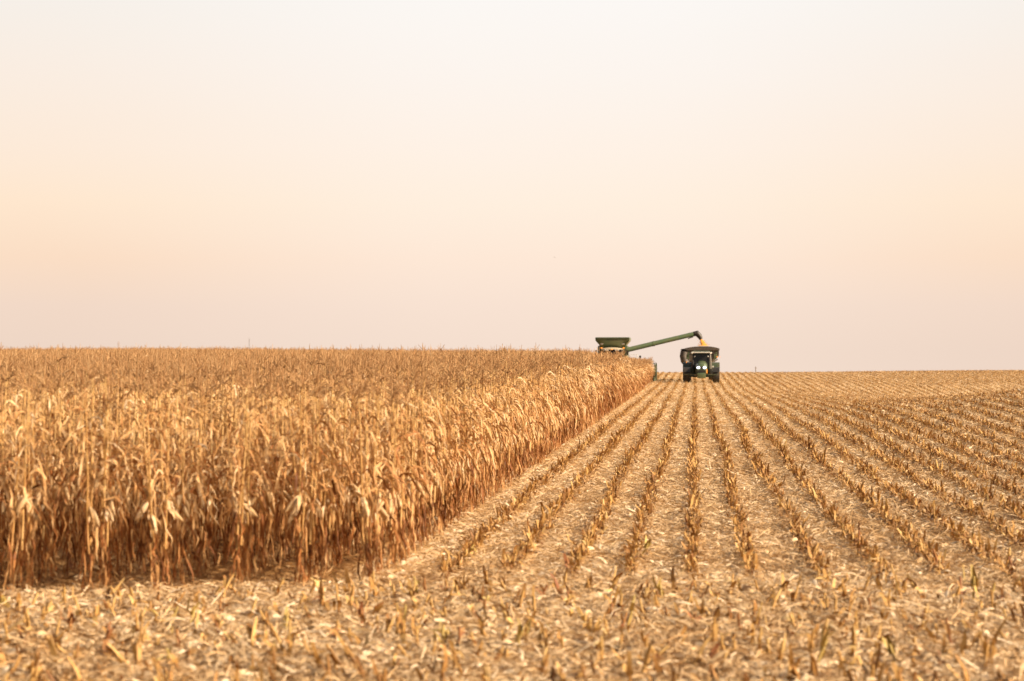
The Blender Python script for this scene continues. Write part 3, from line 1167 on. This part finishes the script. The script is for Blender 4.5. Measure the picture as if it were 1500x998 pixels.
# ------------------------------------------------------------------ combine, facing the camera
def build_combine():
    Y0 = 198.0
    X0 = x_at(897, Y0)
    t = empty("combine_harvester", (X0, Y0, float(hill(X0, Y0))))
    tag(t, "green combine harvester behind the standing corn with flared grain tank and raised unloading auger", "combine")
    # body
    B().box(-1.38, 1.38, 1.2, 7.4, 1.25, 3.05, .12).make("body", M["green"], t, True)
    B().hexa([(-1.3, 7.38, 1.2), (1.3, 7.38, 1.2), (1.3, 8.4, 1.5), (-1.3, 8.4, 1.5)], [(-1.3, 7.38, 2.9), (1.3, 7.38, 2.9), (1.3, 8.2, 2.5), (-1.3, 8.2, 2.5)]).make("straw_chopper", M["green"], t)
    B().box(-1.43, 1.43, .7, 4.6, 2.7, 3.42, .06).make("grain_tank", M["dgreen"], t, True)
    # flared tank extension with its lip
    def r4(z, w, y0, y1):
        return [(-w, y0, z), (w, y0, z), (w, y1, z), (-w, y1, z)]
    e = B().loft([r4(3.30, 1.14, .65, 4.4), r4(3.92, 1.64, .15, 4.9), r4(4.14, 1.66, .10, 4.95), r4(4.24, 1.62, .12, 4.93), r4(4.22, 1.58, .18, 4.88), r4(3.92, 1.56, .24, 4.8), r4(3.5, 1.15, .7, 4.3)])
    ext = e.make("tank_extension", M["green"], t)
    B().box(-1.60, 1.60, .04, .10, 4.10, 4.20, .02).make("rim_beam", M["dgreen"], ext)
    B().box(-.55, .55, .105, .135, 3.95, 3.985, .005).make("emblem_strip", M["black"], ext)
    for sx in (-1, 1):
        lm = B().ball((sx * 1.05, .42, 3.60), .17, 1.0, .45, .55)
        lm.make("work_lamp", M["lamp"], t, True)
        B().ball((sx * 1.07, .45, 3.20), .10, 1.0, .6, .7).make("marker_lamp", M["amber"], t, True)
        B().box(sx * 1.30 - .13, sx * 1.30 + .13, .45, .75, 2.55, 3.32, .05).make("corner_post", M["green"], t, True)
    # cab
    cab = empty("cab", (0, -.3, 2.0))
    cab.parent = t
    def cb(z, w, y0, y1):
        return [(-w, y0, z), (w, y0, z), (w, y1, z), (-w, y1, z)]
    B().loft([cb(-.35, .85, -.7, .9), cb(.2, .98, -.95, .9), cb(1.05, .93, -.80, .9)]).make("glazing", M["glass"], cab)
    for sx in (-1, 1):
        B().tube([(sx * .87, -.72, -.35), (sx * 1.0, -.97, .2), (sx * .95, -.82, 1.06)], .045, 6).make("pillar", M["black"], cab)
    rr = []
    for q in range(9):
        u = q / 8 * 2 - 1
        top = 1.13 + .13 * (1 - u * u)
        rr.append([(u * 1.02, -1.08 + .12 * u * u, 1.06), (u * 1.02, .95, 1.06), (u * 1.02, .95, top), (u * 1.02, -1.0 + .12 * u * u, top)])
    B().loft(rr).make("roof", M["pale"], cab, True)
    for x in (-.62, -.4, .4, .62):
        B().box(x - .09, x + .09, -1.08, -1.0, .94, 1.05, .02).make("cab_lamp", M["lamp"], cab)
    B().ball((0, -1.04, 1.06), .09, 1, .6, .6).make("roof_beacon", M["amber"], cab, True)
    # mirrors
    for sx in (-1, 1):
        m = B().tube([(sx * .98, -1.0, 3.0), (sx * 1.55, -1.15, 2.98)], .03, 6).make("mirror_arm", M["black"], t)
        B().hexa([(sx * 1.50 - .08, -1.2, 2.50), (sx * 1.50 + .10, -1.2, 2.50), (sx * 1.50 + .10, -1.12, 2.50), (sx * 1.50 - .08, -1.12, 2.50)], [(sx * 1.50 - .14, -1.2, 2.96), (sx * 1.50 + .04, -1.2, 2.96), (sx * 1.50 + .04, -1.12, 2.96), (sx * 1.50 - .14, -1.12, 2.96)]).make("mirror", M["black"], m)
    # access platform with rails
    p = B().box(1.05, 2.55, -.6, .9, 1.68, 1.76, .01).make("platform", M["dgreen"], t)
    rl = B()
    for (a, b) in (((1.78, -.6, 1.76), (1.78, -.6, 2.55)), ((2.40, -.6, 1.76), (2.40, -.6, 2.55)), ((1.78, -.6, 2.55), (2.40, -.6, 2.55)), ((1.78, -.6, 2.25), (2.40, -.6, 2.25)), ((2.40, -.6, 2.55), (2.40, .8, 2.55)), ((2.40, .8, 1.76), (2.40, .8, 2.55)), ((2.4, -.6, 2.2), (2.4, .8, 2.2))):
        rl.tube([a, b], .022, 6)
    rl.make("handrail", M["white"], p)
    B().tube([(2.70, -.55, 1.7), (2.70, -.55, 2.25)], .025, 6).make("lamp_post", M["black"], p)
    B().ball((2.70, -.57, 2.36), .12, 1, .6, 1).make("side_lamp", M["black"], p, True)
    ld = B()
    for z in (.5, .85, 1.2, 1.55):
        ld.box(2.45, 2.95, -.55, -.35, z, z + .04)
    for y in (-.55, -.37):
        ld.box(2.93, 2.97, y, y + .04, .45, 1.7)
    ld.make("ladder", M["dgreen"], t)
    # wheels
    for sx in (-1, 1):
        wheel(t, sx * 1.75, .9, .98, .75, .52, 22, "front_wheel")
        wheel(t, sx * 1.45, 6.4, .68, .55, .36, 18, "rear_wheel")
    B().tube([(-1.75, .9, .98), (1.75, .9, .98)], .18).make("front_axle", M["dgreen"], t)
    B().tube([(-1.45, 6.4, .68), (1.45, 6.4, .68)], .12).make("rear_axle", M["dgreen"], t)
    # feeder house and twelve row header
    B().hexa([(-.7, -3.6, .45), (.7, -3.6, .45), (.7, -.2, 1.3), (-.7, -.2, 1.3)], [(-.7, -3.6, 1.15), (.7, -3.6, 1.15), (.7, -.2, 2.0), (-.7, -.2, 2.0)]).make("feeder_house", M["green"], t)
    hw0, hw1 = HX0 - X0, x_at(960.0, Y0 - 5) - X0
    hd = empty("header", (0, -4.0, 0))
    hd.parent = t
    B().box(hw0, hw1, .25, .5, .45, 1.25, .03).make("back_sheet", M["green"], hd)
    B().tube([(hw0, 0, .62), (hw1, 0, .62)], .28, 12).make("cross_auger", M["steel"], hd, True)
    B().box(hw0, hw1, -.9, .3, .26, .34, .01).make("deck", M["dgreen"], hd)
    n = 11
    for k in range(n + 1):
        x = hw0 + .1 + (hw1 - hw0 - .2) * k / n
        B().loft([[(x - .02, -2.1, .12), (x + .02, -2.1, .12), (x + .02, -2.1, .16), (x - .02, -2.1, .16)], [(x - .17, -1.2, .2), (x + .17, -1.2, .2), (x + .10, -1.2, .5), (x - .10, -1.2, .5)], [(x - .2, -.4, .3), (x + .2, -.4, .3), (x + .08, -.4, .72), (x - .08, -.4, .72)]]).make("row_divider", M["dgreen"], hd)
    for x in (hw0, hw1):
        s = 1 if x > 0 else -1
        B().loft([[(x - .13, -1.3, .15), (x + .13, -1.3, .15), (x + .13, -1.3, .95), (x - .13, -1.3, .95)], [(x - .15, -.5, .15), (x + .15, -.5, .15), (x + .15, -.5, 1.66), (x - .15, -.5, 1.66)], [(x - .13, .5, .2), (x + .13, .5, .2), (x + .13, .5, 1.60), (x - .13, .5, 1.60)]]).make("end_shield", M["dgreen"], hd)
        B().tube([(x - s * .34, -.45, 1.70), (x + s * .08, -.45, 1.77), (x + s * .12, -.3, 1.2)], .055, 6).make("stalk_deflector", M["dgreen"], hd)
    # unloading auger swung out over the cart
    zt = float(hill(X0, Y0))
    a0 = Vector((1.42, 1.0, 3.02))
    tipx = x_at(1017.5, Y0 + 2) - X0
    a1 = Vector((tipx, 2.4, EYE + (HORIZ - 489.6) / FPX * 202 - zt))
    d = (a1 - a0)
    ag = B().tube([a0 - d * .02, a0 + d * .37, a0 + d * .372, a0 + d * .40, a0 + d * .402, a1], [.235, .235, .255, .255, .23, .225], 18).make("unloading_auger", M["green"], t, True)
    B().tube([Vector((1.1, 1.0, 2.6)), Vector((1.25, 1.0, 2.95)), a0 + d * .01], [.26, .27, .26], 14).make("auger_elbow", M["dgreen"], t, True)
    sx = x_at(1027.2, Y0 + 2) - X0
    a2 = Vector((sx, 2.4, EYE + (HORIZ - 497.5) / FPX * 202 - zt))
    B().tube([a1 - d * .012, a1 + Vector((.22, 0, .05)), a1 + (a2 - a1) * .55 + Vector((.12, 0, .08)), a2], [.25, .30, .26, .17], 14).make("auger_spout", M["black"], t, True)
    B().tube([a1 - d * .10 + Vector((0, 0, -.30)), a1 - d * .02 + Vector((0, 0, -.26))], .05, 8).make("spout_cylinder", M["steel"], t)
    # chimney and rear hood
    B().tube([(-.9, 5.6, 3.0), (-.9, 5.6, 3.6)], .09, 10).make("exhaust_stack", M["steel"], t)
    B().box(-1.0, 1.0, 4.7, 7.2, 3.04, 3.35, .08).make("engine_hood", M["green"], t, True)
    return Vector((X0, Y0, zt)) + a2


tractor = build_tractor()
cart, CX, CY = build_cart()
spout = build_combine()

# stream of grain falling from the spout into the cart
rs = np.random.RandomState(5)
top = np.array(spout)
zc = float(hill(CX, CY)) + 3.46
bot = np.array([x_at(1031.5, CY + 2.6), CY + 2.6, zc])
t = T()
n, k = 14, 14
s = np.linspace(0, 1, n)
ctr = top + (bot - top) * np.stack([s * .9 + .1 * s ** 2, s, s], 1)
rad = .11 + .14 * s ** .8
a = np.arange(k) * 2 * math.pi / k
rr = rad[:, None] * (1 + rs.normal(0, .10, (n, k)))
V = np.stack([ctr[:, 0:1] + rr * np.cos(a), ctr[:, 1:2] + rr * np.sin(a), np.broadcast_to(ctr[:, 2:3], (n, k))], -1)
i = np.arange(n - 1)[:, None] * k + np.arange(k)[None]
j = np.arange(n - 1)[:, None] * k + (np.arange(k)[None] + 1) % k
t.add(V, np.stack([i, j, j + k, i + k], -1).reshape(-1, 4), 0, np.clip(rs.normal(.5, .2, (n - 1) * k), 0, 1))
for q in range(420):          # loose kernels round the stream
    u = rs.rand() ** .7
    c = top + (bot - top) * u + np.append(rs.normal(0, .10 + .11 * u, 2), 0)
    h = rs.uniform(.010, .018)
    t.add(c + np.array([[-h, 0, -h], [h, 0, -h], [h, 0, h], [-h, 0, h]]), [[0, 1, 2, 3]], 0, rs.rand())
    t.add(c + np.array([[0, -h, -h], [0, h, -h], [0, h, h], [0, -h, h]]), [[0, 1, 2, 3]], 0, rs.rand())
o = link("falling_grain", mesh_from("falling_grain", *t.arr(), [M["grain"]], True))
tag(o, "orange stream of shelled corn pouring from the auger spout into the cart", "grain", None, "stuff")

# ------------------------------------------------------------------ far off things
def at_far(px, y):
    return x_at(px, y)


yp = 620.0
gp = float(hill(at_far(1107, yp), yp)) - .2
p = empty("utility_pole", (at_far(1107, yp), yp, gp))
tag(p, "thin distant utility pole standing beyond the stubble crest", "utility pole")
ztop = EYE - (537 - HORIZ) / FPX * yp
B().tube([(0, 0, 0), (0, 0, ztop - gp)], [.16, .11], 8).make("pole", M["timber"], p)
B().box(-.35, .35, -.05, .05, ztop - gp - .5, ztop - gp - .42).make("crossarm", M["timber"], p)

ym = 1500.0
gp = float(hill(at_far(365, ym), ym)) - .2
p = empty("radio_mast", (at_far(365, ym), ym, gp))
tag(p, "faint slender radio mast rising far behind the standing corn", "mast")
ztop = EYE + (HORIZ - 496) / FPX * ym
mb = B()
H = ztop - gp
for q in range(3):
    a = q * 2 * math.pi / 3
    mb.tube([(.35 * math.cos(a), .35 * math.sin(a), 0), (.2 * math.cos(a), .2 * math.sin(a), H)], .05, 5)
z = .5
while z < H - .8:
    for q in range(3):
        a, b = q * 2 * math.pi / 3, (q + 1) * 2 * math.pi / 3
        mb.tube([(.3 * math.cos(a), .3 * math.sin(a), z), (.3 * math.cos(b), .3 * math.sin(b), z + .8)], .025, 4)
    z += .8
mb.make("lattice", M["steel"], p)
B().tube([(0, 0, H - .1), (0, 0, H + 1.6)], .04, 6).make("antenna", M["steel"], p)

# a bird in the sky
yb = 480.0
xb = x_at(812.5, yb)
zb = EYE + (HORIZ - 377) / FPX * yb
bd = B()
bd.tube([(0, -.13, 0), (0, -.09, .01), (0, 0, .0), (0, .10, 0), (0, .17, .005)], [.012, .035, .05, .035, .012], 8)
for sx in (-1, 1):
    bd.loft([[(sx * .03, -.05, .02), (sx * .03, .06, .015), (sx * .03, .06, .028), (sx * .03, -.05, .035)], [(sx * .17, -.07, .09), (sx * .17, .05, .085), (sx * .17, .05, .093), (sx * .17, -.07, .10)], [(sx * .34, -.01, .06), (sx * .34, .03, .058), (sx * .34, .03, .063), (sx * .34, -.01, .065)]])
b = bd.make("bird", M["bird"], None, True)
b.location = (xb, yb, zb)
b.rotation_euler = (0, 0, .6)
tag(b, "tiny dark bird flying in the pale sky above the combine", "bird")

# ------------------------------------------------------------------ light
SUN_EL, SUN_AZ = R(29), R(103)       # azimuth measured clockwise from +Y (the rows' direction)
sd_ = Vector((math.sin(SUN_AZ) * math.cos(SUN_EL), math.cos(SUN_AZ) * math.cos(SUN_EL), math.sin(SUN_EL)))
sl = bpy.data.lights.new("sun", "SUN")
sl.energy = 4.8
sl.angle = R(2.5)
sl.color = (1, .79, .57)
so_ = bpy.data.objects.new("sun", sl)
COL.objects.link(so_)
so_.rotation_euler = sd_.to_track_quat('Z', 'Y').to_euler()

w = bpy.data.worlds.new("World")
scene.world = w
w.use_nodes = True
nt = w.node_tree
nt.nodes.clear()
out = nt.nodes.new("ShaderNodeOutputWorld")
bgs = nt.nodes.new("ShaderNodeBackground")
sky = nt.nodes.new("ShaderNodeTexSky")
sky.sky_type = 'NISHITA'
sky.sun_disc = False
sky.sun_elevation = SUN_EL
sky.sun_rotation = SUN_AZ
sky.air_density = 1.0
sky.dust_density = 6.0
sky.ozone_density = .6
bgs.inputs["Strength"].default_value = .052
nt.links.new(sky.outputs[0], bgs.inputs["Color"])
# low dusty band of the sky, by elevation
EXPO = 0.9
def lin(r, g, b):
    f = lambda c: (c / 255 / 12.92 if c <= 10 else ((c / 255 + .055) / 1.055) ** 2.4) / 2 ** EXPO
    return (f(r), f(g), f(b))
tc = nt.nodes.new("ShaderNodeTexCoord")
sp = nt.nodes.new("ShaderNodeSeparateXYZ")
nt.links.new(tc.outputs["Generated"], sp.inputs[0])
def elev(y):
    return math.sin(math.atan((HORIZ - y) / FPX))
mr = nt.nodes.new("ShaderNodeMapRange")
mr.inputs["From Min"].default_value = 0
mr.inputs["From Max"].default_value = elev(0)
nt.links.new(sp.outputs["Z"], mr.inputs["Value"])
E = lambda y: elev(y) / elev(0)
rp = ramp(nt, [(0, lin(244, 222, 206)), (E(450), lin(248, 226, 210)), (E(380), lin(254, 232, 214)), (E(300), lin(255, 239, 222)), (E(220), lin(255, 242, 230)), (E(110), lin(253, 245, 238)), (1, lin(252, 248, 244))])
rw_ = ramp(nt, [(0, lin(238, 214, 197)), (E(450), lin(242, 217, 199)), (E(380), lin(251, 222, 197)), (E(300), lin(255, 231, 206)), (E(220), lin(253, 234, 216)), (E(110), lin(250, 237, 225)), (1, lin(246, 240, 233))])
nt.links.new(mr.outputs[0], rp.inputs[0])
nt.links.new(mr.outputs[0], rw_.inputs[0])
# lens vignette put into the sky colour: palest where the field runs off, warmer to both sides
dv = nt.nodes.new("ShaderNodeVectorMath")
dv.operation = 'DOT_PRODUCT'
dv.inputs[1].default_value = (math.cos(R(4)), math.sin(R(4)), 0)
nt.links.new(tc.outputs["Generated"], dv.inputs[0])
ab = nt.nodes.new("ShaderNodeMath")
ab.operation = 'ABSOLUTE'
nt.links.new(dv.outputs["Value"], ab.inputs[0])
az = nt.nodes.new("ShaderNodeMapRange")
az.interpolation_type = 'SMOOTHSTEP'
az.inputs["From Min"].default_value = .03
az.inputs["From Max"].default_value = .27
nt.links.new(ab.outputs[0], az.inputs["Value"])
hz = nt.nodes.new("ShaderNodeTexNoise")
hz.inputs["Scale"].default_value = 3.0
hz.inputs["Detail"].default_value = 2
mpz = nt.nodes.new("ShaderNodeMapping")
mpz.inputs["Scale"].default_value = (1, 1, 5)
nt.links.new(tc.outputs["Generated"], mpz.inputs[0])
nt.links.new(mpz.outputs[0], hz.inputs["Vector"])
am = nt.nodes.new("ShaderNodeMath")
am.operation = 'MULTIPLY_ADD'
am.use_clamp = True
am.inputs[1].default_value = .35
nt.links.new(hz.outputs["Fac"], am.inputs[0])
am2 = nt.nodes.new("ShaderNodeMath")
am2.operation = 'SUBTRACT'
am2.inputs[1].default_value = .17
nt.links.new(az.outputs[0], am2.inputs[0])
nt.links.new(am2.outputs[0], am.inputs[2])
mxs = nt.nodes.new("ShaderNodeMix")
mxs.data_type = 'RGBA'
nt.links.new(am.outputs[0], mxs.inputs["Factor"])
nt.links.new(rp.outputs[0], mxs.inputs[6])
nt.links.new(rw_.outputs[0], mxs.inputs[7])
bgr = nt.nodes.new("ShaderNodeBackground")
nt.links.new(mxs.outputs[2], bgr.inputs["Color"])
dm = nt.nodes.new("ShaderNodeMapRange")
dm.interpolation_type = 'SMOOTHSTEP'
dm.inputs["From Min"].default_value = -.6
dm.inputs["From Max"].default_value = .75
dm.inputs["To Min"].default_value = .30
dm.inputs["To Max"].default_value = 1
nt.links.new(sp.outputs["Y"], dm.inputs["Value"])
nt.links.new(dm.outputs[0], bgr.inputs["Strength"])
mf = nt.nodes.new("ShaderNodeMapRange")
mf.interpolation_type = 'SMOOTHSTEP'
mf.inputs["From Min"].default_value = .18
mf.inputs["From Max"].default_value = .5
mf.inputs["To Min"].default_value = 1
mf.inputs["To Max"].default_value = .12
nt.links.new(sp.outputs["Z"], mf.inputs["Value"])
ms = nt.nodes.new("ShaderNodeMixShader")
nt.links.new(mf.outputs[0], ms.inputs[0])
nt.links.new(bgs.outputs[0], ms.inputs[1])
nt.links.new(bgr.outputs[0], ms.inputs[2])
nt.links.new(ms.outputs[0], out.inputs["Surface"])

# ------------------------------------------------------------------ camera
cam = bpy.data.cameras.new("camera")
cam.sensor_width = 36
cam.lens = 36 * FPX / IW
cam.clip_start = .5
cam.clip_end = 12000
cam.dof.use_dof = True
cam.dof.focus_distance = 62
cam.dof.aperture_fstop = 1.7
co = bpy.data.objects.new("camera", cam)
COL.objects.link(co)
co.location = (0, 0, EYE)
co.rotation_euler = (R(90) + math.atan((HORIZ - IH / 2) / FPX), 0, YAW)
scene.camera = co

vs = scene.view_settings
vs.view_transform = 'Standard'
vs.look = 'None'
vs.gamma = 1
vs.exposure = EXPO
vs.use_curve_mapping = False
cy = scene.cycles
cy.max_bounces = 6
cy.diffuse_bounces = 4
cy.transmission_bounces = 4
cy.use_denoising = False if False else cy.use_denoising
scene.render.film_transparent = False
